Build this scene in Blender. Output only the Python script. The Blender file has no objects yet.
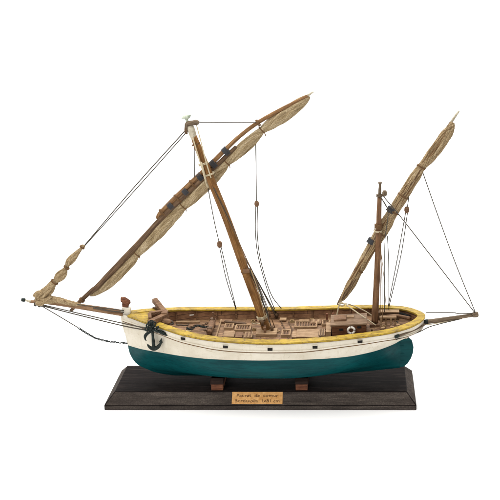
import bpy, bmesh, math, random
import numpy as np
from mathutils import Vector, Matrix
from mathutils.noise import noise as pnoise
random.seed(4)
C = bpy.context.scene.collection
S = 0.002                      # one unit of the design = 2 mm; the stand is about 63 cm wide

# ------------------------------------------------------------------ camera
F, PIT, XPP, CX, DIST, CV = 947.474, 0.348, 354.306, 94.098, 949.87, -160.624
SP, CP = math.sin(PIT), math.cos(PIT)
CAM = np.array([CX, -DIST*CP - CV*SP, DIST*SP - CV*CP])
cam = bpy.data.cameras.new('camera')
cam.sensor_width = 36; cam.lens = F/500*36
cam.shift_x = (250 - XPP)/500
cam.clip_start = 0.01; cam.clip_end = 100
co = bpy.data.objects.new('camera', cam); C.objects.link(co)
co.location = Vector(CAM)*S
co.rotation_euler = (math.pi/2 - PIT, 0, 0)
bpy.context.scene.camera = co

# ------------------------------------------------------------------ light
W = bpy.data.worlds.new('World'); bpy.context.scene.world = W; W.use_nodes = True
bg = W.node_tree.nodes['Background']
bg.inputs['Color'].default_value = (1.0, 0.99, 0.975, 1); bg.inputs['Strength'].default_value = 0.70
vs = bpy.context.scene.view_settings
vs.view_transform = 'Standard'; vs.look = 'None'; vs.exposure = 0.0; vs.gamma = 1.0

def softbox(name, loc, target, sx, sy, power, col=(1, 1, 1)):
    l = bpy.data.lights.new(name, 'AREA'); l.shape = 'RECTANGLE'; l.size = sx; l.size_y = sy
    l.energy = power; l.color = col
    o = bpy.data.objects.new(name, l); C.objects.link(o); o.location = loc
    o.rotation_euler = (Vector(target) - Vector(loc)).to_track_quat('-Z', 'Y').to_euler()
softbox('top_softbox', (-0.1, 0.15, 1.7), (0, 0.1, 0), 2.0, 1.5, 34, (1, 0.985, 0.96))
softbox('key_softbox', (-1.1, -1.2, 1.5), (0, 0.05, 0.1), 0.8, 0.8, 11, (1, 0.98, 0.95))
softbox('backdrop_softbox', (0, 1.3, 2.3), (0, 2.6, 0.3), 4.0, 1.0, 95)

# ------------------------------------------------------------------ helpers
def at(u, v, Y):
    """Design-space point that lies at depth Y (the ship's centre plane is Y = 38)."""
    a = (u - XPP)/F; b = (250 - v)/F
    D = np.array([a, CP + b*SP, -SP + b*CP]); t = (Y - CAM[1])/D[1]
    return Vector(CAM + t*D)

def pchip(xs, ys):
    xs = np.array(xs, float); ys = np.array(ys, float)
    h = np.diff(xs); d = np.diff(ys)/h
    m = np.zeros(len(xs)); m[0] = d[0]; m[-1] = d[-1]
    for i in range(1, len(xs)-1):
        if d[i-1]*d[i] > 0:
            w1 = 2*h[i] + h[i-1]; w2 = h[i] + 2*h[i-1]
            m[i] = (w1+w2)/(w1/d[i-1] + w2/d[i])
    def f(x):
        x = min(max(x, xs[0]), xs[-1]); i = min(max(int(np.searchsorted(xs, x)) - 1, 0), len(h)-1)
        t = (x - xs[i])/h[i]
        return float((2*t**3-3*t*t+1)*ys[i] + (t**3-2*t*t+t)*h[i]*m[i] + (-2*t**3+3*t*t)*ys[i+1] + (t**3-t*t)*h[i]*m[i+1])
    return f
def tab(s):
    r = [tuple(map(float, p.split(','))) for p in s.split()]
    return pchip([p[0] for p in r], [p[1] for p in r])

def rtab(s):
    r = [tuple(map(float, p.split(','))) for p in s.split()]          # interpolates hb ** 1.6, so a round end stays round
    f = pchip([p[0] for p in r], [p[1]**1.6 for p in r]); return lambda x: max(f(x), 0.0)**(1/1.6)

def catmull(P, n):
    P = [np.array(p, float) for p in P]
    if len(P) < 3:
        return [P[0] + (P[-1]-P[0])*k/n for k in range(n+1)]
    Q = [2*P[0]-P[1]] + P + [2*P[-1]-P[-2]]; out = []
    for i in range(1, len(Q)-2):
        for k in range(n):
            t = k/n; a, b, c, d = Q[i-1:i+3]
            out.append(0.5*(2*b + (c-a)*t + (2*a-5*b+4*c-d)*t*t + (3*b-a-3*c+d)*t**3))
    out.append(P[-1]); return out

class MB:
    def __init__(s): s.v = []; s.f = []; s.m = []; s.uv = []; s.sm = []
    def quad(s, idx, m=0, uv=None, smooth=True):
        s.f.append(tuple(idx)); s.m.append(m); s.uv.append(uv or [(0, 0)]*len(idx)); s.sm.append(smooth)
    def tube(s, P, R, n=10, m=0, ell=1.0, caps=True, fold=0.0, seed=0.0, pleat=0.0, up=(0, 1, 0)):
        """Swept tube; R a number or one per point; ell squashes it along 'up'; fold adds lengthwise creases."""
        P = [Vector(p) for p in P]; N = len(P)
        R = [R]*N if isinstance(R, (int, float)) else list(R)
        b0 = len(s.v); L = 0; Ls = []
        for i in range(N):
            if i: L += (P[i]-P[i-1]).length
            Ls.append(L)
            T = (P[min(i+1, N-1)] - P[max(i-1, 0)]).normalized()
            U = Vector(up) - T*T.dot(Vector(up))
            if U.length < 1e-4: U = Vector((1, 0, 0)) - T*T.x
            U.normalize(); V = T.cross(U)
            for k in range(n):
                a = 2*math.pi*k/n; r = R[i]
                if pleat:
                    ph = 2.2*pnoise(Vector((L*0.03, seed, 1))) + seed
                    r *= 1 - pleat*(1-abs(math.sin(3.5*a + ph + 0.7*pnoise(Vector((L*0.06, a, seed))))))**1.5
                if fold:
                    q = Vector((math.cos(a)*1.9, math.sin(a)*1.9, L*0.055 + seed))
                    r *= 1 + fold*(pnoise(q*1.2) + 0.9*pnoise(Vector((q.x*2.1, q.y*2.1, q.z*1.7 + 9))))
                s.v.append(P[i] + U*(math.cos(a)*r*ell) + V*(math.sin(a)*r))
        for i in range(N-1):
            for k in range(n):
                k2 = (k+1) % n; c = 2*math.pi/n
                rr = max(R[i], 0.3)
                s.quad((b0+i*n+k, b0+i*n+k2, b0+(i+1)*n+k2, b0+(i+1)*n+k), m,
                       [(k*c*rr, Ls[i]), ((k+1)*c*rr, Ls[i]), ((k+1)*c*rr, Ls[i+1]), (k*c*rr, Ls[i+1])])
        if caps:
            s.quad([b0+k for k in range(n)][::-1], m, None, False)
            s.quad([b0+(N-1)*n+k for k in range(n)], m, None, False)
        return s
    def box(s, c, d, M=None, m=0, top=1.0):
        """Box centred at c, full size d; M rotates it; top scales its upper face."""
        b0 = len(s.v); c = Vector(c)
        for z in (-1, 1):
            k = top if z > 0 else 1
            for x, y in ((-1, -1), (1, -1), (1, 1), (-1, 1)):
                p = Vector((x*d[0]/2*k, y*d[1]/2*k, z*d[2]/2))
                s.v.append(c + (M @ p if M else p))
        for q in ((3, 2, 1, 0), (4, 5, 6, 7), (0, 1, 5, 4), (1, 2, 6, 5), (2, 3, 7, 6), (3, 0, 4, 7)):
            P = [s.v[b0+i] for i in q]
            s.quad([b0+i for i in q], m, None, False)
        return s
    def prism(s, poly, y0, y1, m=0):
        """Outline in XZ extruded from y0 to y1."""
        b0 = len(s.v); n = len(poly)
        for y in (y0, y1):
            for x, z in poly: s.v.append(Vector((x, y, z)))
        s.quad([b0+i for i in range(n)], m, None, False); s.quad([b0+n+i for i in range(n)][::-1], m, None, False)
        for i in range(n):
            j = (i+1) % n; s.quad((b0+i, b0+n+i, b0+n+j, b0+j), m, None, False)
        return s
    def torus(s, c, R, r, n=28, k=10, M=None, mats=None):
        b0 = len(s.v); c = Vector(c)
        for i in range(n):
            a = 2*math.pi*i/n
            for j in range(k):
                b = 2*math.pi*j/k; q = R + r*math.cos(b)
                p = Vector((q*math.cos(a), r*math.sin(b), q*math.sin(a)))
                s.v.append(c + (M @ p if M else p))
        for i in range(n):
            for j in range(k):
                i2 = (i+1) % n; j2 = (j+1) % k
                s.quad((b0+i*k+j, b0+i*k+j2, b0+i2*k+j2, b0+i2*k+j), mats(i/n) if mats else 0)
        return s
    def build(s, name, mats, parent=None, bevel=0.0, rough=0.0):
        me = bpy.data.meshes.new(name)
        off = ORIG.get(parent.name if parent else None, Vector((0, 0, 0)))
        me.from_pydata([(Vector(p) - off)*S for p in s.v], [], s.f)
        mats = mats if isinstance(mats, (list, tuple)) else [mats]
        for m in mats: me.materials.append(m)
        uvl = me.uv_layers.new(name='UVMap')
        for p in me.polygons:
            p.material_index = s.m[p.index]; p.use_smooth = s.sm[p.index]
            for k, li in enumerate(p.loop_indices): uvl.data[li].uv = s.uv[p.index][k]
        bm = bmesh.new(); bm.from_mesh(me)
        if bevel:
            e = [x for x in bm.edges if len(x.link_faces) == 2 and x.calc_face_angle(0) > 0.5]
            bmesh.ops.bevel(bm, geom=e, offset=bevel*S, segments=2, profile=0.6, affect='EDGES', clamp_overlap=True)
        bmesh.ops.recalc_face_normals(bm, faces=bm.faces); bm.to_mesh(me); bm.free()
        o = bpy.data.objects.new(name, me); C.objects.link(o)
        if parent:
            o.parent = parent; ORIG[o.name] = off
        return o
ORIG = {}
def thing(name, loc, label, cat):
    o = bpy.data.objects.new(name, None); C.objects.link(o); o.location = Vector(loc)*S
    o.empty_display_size = 0.02; o['label'] = label; o['category'] = cat
    ORIG[o.name] = Vector(loc); return o

# ------------------------------------------------------------------ materials
def srgb(r, g, b):
    f = lambda c: (c/255/12.92) if c <= 10 else ((c/255+0.055)/1.055)**2.4
    return (f(r), f(g), f(b), 1)
class Mat:
    def __init__(s, name, coord='Object'):
        s.m = bpy.data.materials.new(name); s.m.use_nodes = True; s.t = s.m.node_tree
        s.b = s.t.nodes['Principled BSDF']; tc = s.t.nodes.new('ShaderNodeTexCoord')
        mp = s.t.nodes.new('ShaderNodeMapping'); s.t.links.new(tc.outputs[coord], mp.inputs[0])
        if coord == 'Object': mp.inputs['Scale'].default_value = (1/S,)*3
        s.co = mp.outputs[0]
    def n(s, typ, **k):
        x = s.t.nodes.new(typ)
        for a, v in k.items(): setattr(x, a, v)
        return x
    def l(s, a, b): s.t.links.new(a, b)
    def scaled(s, sc):
        mp = s.n('ShaderNodeMapping'); s.l(s.co, mp.inputs[0]); mp.inputs['Scale'].default_value = sc; return mp.outputs[0]
    def noise(s, sc, detail=4, rough=0.6, dist=0.0):
        x = s.n('ShaderNodeTexNoise'); s.l(s.scaled(sc), x.inputs['Vector'])
        x.inputs['Scale'].default_value = 1; x.inputs['Detail'].default_value = detail
        x.inputs['Roughness'].default_value = rough; x.inputs['Distortion'].default_value = dist
        return x.outputs['Fac']
    def ramp(s, fac, stops):
        r = s.n('ShaderNodeValToRGB'); s.l(fac, r.inputs[0]); e = r.color_ramp.elements
        while len(e) < len(stops): e.new(0.5)
        for q, (p, c) in zip(e, stops): q.position = p; q.color = c if len(c) == 4 else (*c, 1)
        return r.outputs[0]
    def mix(s, fac, a, b, mode='MIX'):
        x = s.n('ShaderNodeMix', data_type='RGBA', blend_type=mode)
        for sock, v in ((x.inputs[0], fac), (x.inputs[6], a), (x.inputs[7], b)):
            if hasattr(v, 'is_linked') or hasattr(v, 'links'): s.l(v, sock)
            else: sock.default_value = v
        return x.outputs[2]
    def done(s, col, rough=0.6, bump=None, bs=0.3, bd=0.4, spec=0.4):
        if hasattr(col, 'links'): s.l(col, s.b.inputs['Base Color'])
        else: s.b.inputs['Base Color'].default_value = col
        if hasattr(rough, 'links'): s.l(rough, s.b.inputs['Roughness'])
        else: s.b.inputs['Roughness'].default_value = rough
        s.b.inputs['Specular IOR Level'].default_value = spec
        if bump is not None:
            k = s.n('ShaderNodeBump'); k.inputs['Strength'].default_value = bs; k.inputs['Distance'].default_value = bd*S
            s.l(bump, k.inputs['Height']); s.l(k.outputs[0], s.b.inputs['Normal'])
        return s.m
BLACK = (0, 0, 0, 1); WHITE = (1, 1, 1, 1)
def wood(name, dark, mid, light, axis='UV', rough=0.65, bs=0.6, sc=1.0, spec=0.15):
    """Grained wood; axis 'UV' runs the grain along a spar, 'X' or 'Y' along a board."""
    M = Mat(name, 'UV' if axis == 'UV' else 'Object')
    st = {'UV': (0.9, 0.05, 1), 'X': (0.05, 0.8, 0.8), 'Y': (0.8, 0.05, 0.8), 'Z': (0.8, 0.8, 0.05)}[axis]
    g = M.noise(tuple(c*sc for c in st), 5, 0.65, 0.4)
    g2 = M.noise((0.13*sc,)*3, 3, 0.6)
    c = M.ramp(g, [(0.28, dark), (0.5, mid), (0.72, light)])
    c = M.mix(M.ramp(g2, [(0.35, BLACK), (0.68, WHITE)]), M.mix(0.45, c, dark), c)
    return M.done(c, rough, g, bs, 0.5, spec)

def paint_cream():
    M = Mat('cream_paint')
    big = M.noise((0.03, 0.08, 0.05), 4); st = M.noise((0.3, 0.3, 0.03), 4, 0.7); fine = M.noise((0.5, 0.5, 0.5), 5, 0.7)
    lo = M.noise((0.035, 0.5, 0.5), 5, 0.7, 0.5)
    c = M.ramp(big, [(0.3, srgb(196, 187, 168)), (0.7, srgb(216, 209, 194))])
    c = M.mix(M.ramp(st, [(0.54, BLACK), (0.78, (0.45,)*3)]), c, srgb(172, 156, 126))
    c = M.mix(M.ramp(lo, [(0.58, BLACK), (0.72, (0.5,)*3)]), c, srgb(160, 142, 110))
    c = M.mix(M.ramp(fine, [(0.63, BLACK), (0.74, (0.8,)*3)]), c, srgb(112, 92, 66))
    return M.done(c, 0.55, lo, 0.5, 0.5, 0.3)
def paint_teal():
    M = Mat('teal_paint')
    big = M.noise((0.02, 0.05, 0.06), 4); fine = M.noise((0.45, 0.45, 0.6), 5, 0.7); st = M.noise((0.03, 0.4, 0.4), 4, 0.65, 0.3)
    c = M.ramp(big, [(0.3, srgb(2, 54, 57)), (0.7, srgb(8, 73, 75))])
    c = M.mix(M.ramp(st, [(0.46, BLACK), (0.75, (0.6,)*3)]), c, srgb(2, 34, 41))
    c = M.mix(M.ramp(fine, [(0.66, BLACK), (0.78, (0.4,)*3)]), c, srgb(56, 100, 96))
    return M.done(c, 0.42, st, 0.4, 0.5, 0.1)
def paint_yellow():
    M = Mat('worn_yellow_paint')
    big = M.noise((0.06, 0.1, 0.1), 4); fine = M.noise((0.22, 0.45, 0.45), 5, 0.75, 0.8); f2 = M.noise((0.1, 0.28, 0.28), 5, 0.7)
    c = M.ramp(big, [(0.3, srgb(150, 122, 30)), (0.7, srgb(182, 152, 48))])
    c = M.mix(M.ramp(f2, [(0.46, BLACK), (0.62, (0.8,)*3)]), c, srgb(116, 94, 38))
    c = M.mix(M.ramp(fine, [(0.54, BLACK), (0.64, (0.85,)*3)]), c, srgb(80, 58, 28))
    return M.done(c, 0.55, fine, 0.6, 0.7, 0.25)
def planks(name, dark, mid, light, w, l, grain=(0.05, 0.7, 0.7), rot=False):
    M = Mat(name)
    br = M.n('ShaderNodeTexBrick'); br.offset = 0.5
    sp = M.n('ShaderNodeSeparateXYZ'); M.l(M.co, sp.inputs[0]); cb = M.n('ShaderNodeCombineXYZ')
    M.l(sp.outputs['X'], cb.inputs['X']); M.l(sp.outputs['Z' if rot else 'Y'], cb.inputs['Y']); M.l(cb.outputs[0], br.inputs['Vector'])
    br.inputs['Color1'].default_value = (0.15,)*3 + (1,); br.inputs['Color2'].default_value = (0.95,)*3 + (1,)
    br.inputs['Mortar'].default_value = (0, 0, 0, 1); br.inputs['Scale'].default_value = 1
    br.inputs['Brick Width'].default_value = l; br.inputs['Row Height'].default_value = w
    br.inputs['Mortar Size'].default_value = 0.28; br.inputs['Mortar Smooth'].default_value = 0.3
    g = M.noise(grain, 5, 0.7, 0.5); g2 = M.noise((0.1, 0.16, 0.16), 4, 0.65)
    c = M.ramp(g, [(0.3, dark), (0.5, mid), (0.7, light)])
    c = M.mix(0.35, c, M.ramp(br.outputs['Color'], [(0, dark), (1, light)]))
    c = M.mix(M.ramp(g2, [(0.38, (0.75,)*3), (0.6, BLACK)]), c, dark)
    c = M.mix(br.outputs['Fac'], c, srgb(62, 44, 32))
    return M.done(c, 0.65, g, 0.5, 0.5, 0.25)
def cloth(name, dark, mid, light, streak=0.35):
    M = Mat(name, 'UV')
    def wave(d):
        w = M.n('ShaderNodeTexWave', wave_type='BANDS', bands_direction=d); M.l(M.scaled((1, 1, 1)), w.inputs['Vector'])
        w.inputs['Scale'].default_value = 0.30; w.inputs['Distortion'].default_value = 1.6; w.inputs['Detail'].default_value = 1
        return w.outputs['Fac']
    wv = M.mix(0.5, wave('X'), wave('Y'))
    lo = M.noise((streak, 0.03, 1), 4, 0.65, 0.3); fi = M.noise((0.75, 0.6, 1), 3, 0.7)
    c = M.ramp(lo, [(0.32, dark), (0.5, mid), (0.66, light)])
    c = M.mix(M.ramp(fi, [(0.38, (0.6,)*3), (0.57, BLACK)]), c, dark)
    c = M.mix(M.ramp(wv, [(0.3, (0.5,)*3), (0.6, BLACK)]), c, dark)
    h = M.mix(0.6, wv, lo)
    return M.done(c, 0.95, h, 0.8, 1.0, 0.05)
def rope(name, a, b):
    M = Mat(name, 'UV')
    w = M.n('ShaderNodeTexWave', wave_type='BANDS', bands_direction='DIAGONAL'); M.l(M.scaled((1.6, 1, 1)), w.inputs['Vector'])
    w.inputs['Scale'].default_value = 0.5; w.inputs['Distortion'].default_value = 0.6
    return M.done(M.ramp(w.outputs['Fac'], [(0.2, a), (0.8, b)]), 0.85, w.outputs['Fac'], 0.5, 0.3, 0.15)
def plain(name, a, b, rough=0.6, sc=0.35, spec=0.3, metal=0.0):
    M = Mat(name); n = M.noise((sc,)*3, 4, 0.65); M.b.inputs['Metallic'].default_value = metal
    return M.done(M.ramp(n, [(0.35, a), (0.68, b)]), rough, n, 0.4, 0.4, spec)

m_cream = paint_cream(); m_teal = paint_teal(); m_yellow = paint_yellow()
m_deck = planks('deck_planks', srgb(74, 50, 32), srgb(136, 102, 72), srgb(178, 142, 104), 3.2, 38)
m_bulwark = planks('bulwark_planks', srgb(98, 66, 44), srgb(148, 110, 80), srgb(182, 142, 108), 5.2, 90, (0.05, 0.05, 0.7), True)
m_mast = wood('mast_wood', srgb(76, 50, 24), srgb(126, 88, 48), srgb(162, 120, 72))
m_mizzen = wood('mizzen_mast_wood', srgb(74, 50, 34), srgb(116, 84, 58), srgb(148, 114, 82))
m_spar = wood('dark_spar_wood', srgb(62, 46, 34), srgb(98, 76, 56), srgb(132, 106, 80))
m_spar2 = wood('tan_spar_wood', srgb(78, 54, 34), srgb(128, 94, 60), srgb(166, 132, 92))
m_bow = wood('bowsprit_wood', srgb(88, 64, 44), srgb(138, 106, 78), srgb(172, 140, 108))
m_boom = wood('weathered_boom_wood', srgb(66, 54, 42), srgb(106, 90, 72), srgb(144, 126, 104))
m_pale = plain('bleached_wood', srgb(150, 140, 120), srgb(196, 188, 168), 0.7)
m_fit = wood('fitting_wood', srgb(70, 48, 34), srgb(122, 92, 68), srgb(160, 128, 98), 'X', sc=1.3)
m_fitl = wood('pale_fitting_wood', srgb(104, 80, 56), srgb(150, 122, 92), srgb(186, 160, 128), 'X', sc=1.3)
m_red = wood('red_brown_wood', srgb(62, 36, 24), srgb(108, 66, 46), srgb(142, 98, 72), 'X', sc=1.3)
m_cab = wood('cabin_wood', srgb(62, 38, 24), srgb(102, 66, 43), srgb(134, 94, 66), 'X', sc=1.3)
m_roof = wood('grey_roof_wood', srgb(82, 62, 46), srgb(124, 100, 78), srgb(152, 128, 102), 'X', sc=1.2)
m_sail = cloth('brown_sail_cloth', srgb(108, 90, 62), srgb(180, 160, 126), srgb(208, 191, 160))
m_sail2 = cloth('dark_sail_cloth', srgb(90, 71, 48), srgb(172, 148, 112), srgb(214, 194, 160), 1.1)
m_sail3 = cloth('tan_jib_cloth', srgb(108, 88, 62), srgb(170, 148, 114), srgb(200, 180, 146), 0.5)
m_rope = rope('grey_rope', srgb(46, 42, 37), srgb(100, 93, 83))
m_strap = rope('black_cord', srgb(34, 34, 36), srgb(92, 92, 94))
m_ropel = rope('pale_rope', srgb(160, 144, 112), srgb(216, 204, 176))
m_ropeb = rope('brown_rope', srgb(78, 56, 36), srgb(136, 104, 72))
m_jute = rope('jute_cord', srgb(128, 104, 72), srgb(186, 162, 124))
m_black = plain('black_tape', srgb(26, 26, 28), srgb(54, 54, 56), 0.7)
m_dark = plain('black_opening', srgb(14, 13, 12), srgb(30, 28, 26), 0.9)
m_iron = plain('dark_iron', srgb(12, 18, 17), srgb(36, 46, 42), 0.6, 0.6, 0.2)
m_verd = plain('greenish_white_paint', srgb(126, 138, 120), srgb(196, 202, 184), 0.6)
m_white = plain('lifebuoy_white', srgb(206, 200, 188), srgb(232, 228, 220), 0.5)
def stand_wood(name, d, m, l, rough, speck):
    M = Mat(name); g = M.noise((0.03, 0.3, 0.3), 5, 0.7, 0.6); sp = M.noise((0.8, 0.9, 0.9), 4, 0.8); big = M.noise((0.02, 0.05, 0.05), 4)
    h = M.mix(speck, g, sp)
    c = M.ramp(h, [(0.34, d), (0.52, m), (0.68, l)])
    c = M.mix(M.ramp(big, [(0.35, (0.5,)*3), (0.65, BLACK)]), c, d)
    return M.done(c, rough, h, 0.6, 0.6, 0.03)
m_top = stand_wood('stand_top_wood', srgb(15, 12, 12), srgb(29, 24, 23), srgb(52, 44, 40), 0.6, 0.15)
m_edge = stand_wood('stand_edge_wood', srgb(40, 35, 33), srgb(74, 67, 62), srgb(110, 100, 92), 0.8, 0.5)
m_chock = wood('dark_cradle_wood', srgb(24, 15, 11), srgb(40, 26, 20), srgb(58, 40, 32), 'X')
m_plaque = plain('tan_plaque', srgb(176, 126, 66), srgb(206, 158, 98), 0.6, 0.25)
m_ink = plain('brown_ink', srgb(58, 34, 16), srgb(84, 52, 26), 0.8)
Mb = Mat('white_backdrop'); m_backdrop = Mb.done((0.92, 0.92, 0.92, 1), 1.0, spec=0.0)

# ------------------------------------------------------------------ backdrop
bd = MB(); prof = [(-1500, 0), (900, 0)]
for k in range(1, 13):
    a = k/12*math.pi/2; prof.append((900 + 500*math.sin(a), 500 - 500*math.cos(a)))
prof.append((1400, 2000))
for y, z in prof: bd.v += [Vector((-2400, y, z)), Vector((2400, y, z))]
for i in range(len(prof)-1): bd.quad((2*i, 2*i+1, 2*i+3, 2*i+2))
o = bd.build('backdrop', m_backdrop); o['kind'] = 'structure'

# ------------------------------------------------------------------ stand
SL, SW, SC, Z0, Z1 = 156.4, 76.5, 9.47, 5.3, 16.0
st = thing('display_stand', (0, SW/2, 0), 'dark brown wooden display board with chamfered edges and a tan name plaque, under the ship', 'display stand')
b = MB()
for x, y, z in [(-SL, 0, 0), (SL, 0, 0), (SL, SW, 0), (-SL, SW, 0), (-SL, 0, Z0), (SL, 0, Z0), (SL, SW, Z0), (-SL, SW, Z0),
                (-SL+SC, SC, Z1), (SL-SC, SC, Z1), (SL-SC, SW-SC, Z1), (-SL+SC, SW-SC, Z1)]: b.v.append(Vector((x, y, z)))
b.quad((3, 2, 1, 0), 1, None, False); b.quad((8, 9, 10, 11), 0, None, False)
for i in range(4):
    j = (i+1) % 4
    b.quad((i, j, 4+j, 4+i), 1, None, False); b.quad((4+i, 4+j, 8+j, 8+i), 1, None, False)
b.build('board', [m_top, m_edge], st, bevel=0.8)
for xa in (-44.2, 41.0):
    w = 6.0
    ck = MB().box((xa, 38, Z1 + 3.3), (2*w, 52.6, 6.6)).build('cradle_block', m_red, st, bevel=0.5)
    t = MB()
    prof = [(-26.0, 22.5), (26.0, 22.5), (26.0, 25.5), (23.5, 28.6), (18, 25.8), (11, 23.3), (-11, 23.3), (-18, 25.8), (-23.5, 28.6), (-26.0, 25.5)]
    n = len(prof)
    for x in (xa-w-0.5, xa+w+0.5):
        for y, z in prof: t.v.append(Vector((x, 38+y, z)))
    for a_, b_ in ((0, 0), (n, 0)):
        for q in ((0, 9, 8, 7, 6), (0, 6, 5, 1), (1, 5, 4, 3, 2)): t.quad([a_+k for k in q], 0, None, False)
    for i in range(n):
        j = (i+1) % n; t.quad((i, n+i, n+j, j), 0, None, False)
    t.build('cradle_rest', m_chock, ck, bevel=0.3)
# plaque on the front chamfer
ang = math.atan2(Z1-Z0, SC); Rx = Matrix.Rotation(ang, 3, 'X')
def on_chamfer(x, s, h): return Vector((x, 0, Z0)) + Rx @ Vector((0, s, h))
pl = MB(); x0, x1 = at(232, 397, 5)[0], at(282.6, 397, 5)[0]
L = math.hypot(Z1-Z0, SC)
pl.box(on_chamfer((x0+x1)/2, L*0.53, 0.45), (x1-x0, L*0.86, 0.7), Rx)
pq = pl.build('plaque', m_plaque, st, bevel=0.2)
def lettering(txt, s, width, size):
    cu = bpy.data.curves.new('lettering', 'FONT'); cu.body = txt; cu.size = size; cu.align_x = 'CENTER'; cu.offset = 0.004*size; cu.extrude = 0.05
    ob = bpy.data.objects.new('lettering', cu); C.objects.link(ob)
    dg = bpy.context.evaluated_depsgraph_get(); me = bpy.data.meshes.new_from_object(ob.evaluated_get(dg))
    bpy.data.objects.remove(ob); bpy.data.curves.remove(cu)
    xs = [v.co.x for v in me.vertices]; k = width/(max(xs)-min(xs)); off = ORIG['display_stand']
    for v in me.vertices:                            # an unsteady hand
        q = v.co.x*0.55; jx = 0.28*pnoise(Vector((q, v.co.y*0.6, s))); jy = 0.55*pnoise(Vector((q*1.3, 5, s))) + 0.2*pnoise(Vector((q*2, v.co.y, 9)))
        v.co = (on_chamfer((x0+x1)/2 + (v.co.x + jx)*k, s + v.co.y + jy, 0.85 + v.co.z) - off)*S
    me.materials.clear(); me.materials.append(m_ink)
    o = bpy.data.objects.new('lettering', me); C.objects.link(o); o.parent = pq
lettering('Pauret  de  contur', L*0.60, (x1-x0)*0.82, 4.3)
lettering('Bordavoila  1x81 cm', L*0.22, (x1-x0)*0.88, 4.3)

# ------------------------------------------------------------------ hull form
YC = 38.0
sheer_hb = rtab('-139.5,1.3 -128,8.2 -113.8,16 -101,21.4 -76.6,31.75 -56.4,37 -36.5,40.2 -16.9,42 7.5,43.25 26.9,43.25 51.1,42.5 70.5,41.5 89.9,39.5 109.4,36.75 129,32.6 138.9,28.8 149.1,23 157.5,15.2 162,8.8 164.9,0.3')
sheer_z = tab('-139.5,89.3 -113.8,86.4 -101,84.7 -76.6,81.1 -56.4,78.8 -36.5,77.5 -16.9,76.8 7.5,76.3 26.9,76.5 51.1,77.6 70.5,78.7 89.9,80 109.4,81.3 129,82.7 149.1,84.6 164.9,85.8')
wale_hb = rtab('-140.2,1.3 -125,9.4 -113,15.8 -100,21.4 -76,31.8 -56,37.4 -36,40.8 -17,42.5 7,43.8 27,43.9 51,43.1 70,42.1 90,39.8 110,36.4 129,31.6 139,27.6 149,21.6 156,14.6 161,7.6 163.8,0.4')
wale_z = tab('-140.2,82 -109,78.2 -77,72.6 -57,70.2 -42,68.4 -17,67 7,66.8 41,67.2 61,69 80,71.2 100,72.8 129,74.6 155,74.6 164,74.4')
wl_hb = tab('-137,1.3 -133,4 -120,11.5 -100,19.5 -76,29 -50,36 -18,40 7,41.3 30,41.2 60,39.5 85,36 110,28.5 125,20.5 135,11.5 142.4,1.8')
wl_z = tab('-137,54.5 -100,55 -68,55.8 -18,56.7 31,57.4 85,58.2 110,59.6 130,61 142.4,61')
b1_hb = tab('-134.8,1.3 -120,7 -100,14 -76,23.5 -50,31.5 -18,36.5 20,37.5 60,35 85,29 110,19 125,11 135,5 142,1.7')
b1_z = tab('-134.8,42.6 -60,42 20,42 80,43.5 142,48')
b2_hb = tab('-128.4,1.3 -115,4.5 -100,8.5 -76,16 -50,23 -18,27.5 20,28.5 60,25 85,18 110,9.5 125,5 142,1.6')
b2_z = tab('-128.4,32.3 -100,30.5 -40,30.3 20,30.5 80,33 142,38')
kt_hb = tab('-114,1.3 -90,2 110,2 141.5,1.6'); kt_z = tab('-114,24.6 -95,23.3 -40,23 20,23 80,26 141.5,31.5')
kb_hb = tab('-108,1.2 -90,1.7 110,1.7 141,1.4'); kb_z = tab('-108,22.6 -99,21 -88,20 20,19.8 80,22.6 141,28.6')
LEV = [(sheer_hb, sheer_z, -139.5, 164.9), (wale_hb, wale_z, -140.2, 163.8), (wl_hb, wl_z, -137, 142.4), (b1_hb, b1_z, -134.8, 142),
       (b2_hb, b2_z, -128.4, 141.5), (kt_hb, kt_z, -114, 141.5), (kb_hb, kb_z, -108, 141)]
def station(xs):
    out = []
    for hb, z, a, c in LEV:
        x = xs
        if xs > 80: x = 80 + (xs-80)*(c-80)/(164.9-80)
        if xs < -80: x = -80 + (xs+80)*(-80-a)/(139.5-80)
        out.append(np.array((x, hb(x), z(x))))
    return out
def hull_hb(x, z):
    p = station(x); zs = [q[2] for q in p][::-1]; hs = [q[1] for q in p][::-1]
    return float(np.interp(z, zs, hs))
xs = [-139.5 + 304.4*(0.5 - 0.5*math.cos(math.pi*k/84)) for k in range(85)]
sub = [3, 5, 4, 4, 4, 1]
h = MB(); rows = []
for x in xs:
    cp = station(x); line = []; Q = [2*cp[0]-cp[1]] + cp[:6] + [2*cp[5]-cp[4]]
    for i in range(5):
        for k in range(sub[i]):
            t = k/sub[i]; a, b_, c, d = Q[i:i+4]
            p = 0.5*(2*b_ + (c-a)*t + (2*a-5*b_+4*c-d)*t*t + (3*b_-a-3*c+d)*t**3)
            if i == 0: p = b_ + (c-b_)*t
            line.append(p)
    line += [cp[5], cp[6]]
    rows.append(line)
nl = len(rows[0]); iw = sub[0]+sub[1]
for sgn in (-1, 1):
    for r in rows:
        for p in r: h.v.append(Vector((p[0], YC + sgn*max(p[1], 0.2), p[2])))
ns = len(rows); off2 = ns*nl
for sgn, o0 in ((0, 0), (1, off2)):
    for i in range(ns-1):
        for j in range(nl-1):
            q = (o0+i*nl+j, o0+i*nl+j+1, o0+(i+1)*nl+j+1, o0+(i+1)*nl+j)
            h.quad(q, 0 if j < iw else 1)
for i in range(ns-1): h.quad((i*nl+nl-1, off2+i*nl+nl-1, off2+(i+1)*nl+nl-1, (i+1)*nl+nl-1), 1, None, False)
for e in (0, ns-1):
    for j in range(nl-1): h.quad((e*nl+j, e*nl+j+1, off2+e*nl+j+1, off2+e*nl+j), 0 if j < iw else 1, None, False)
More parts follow.
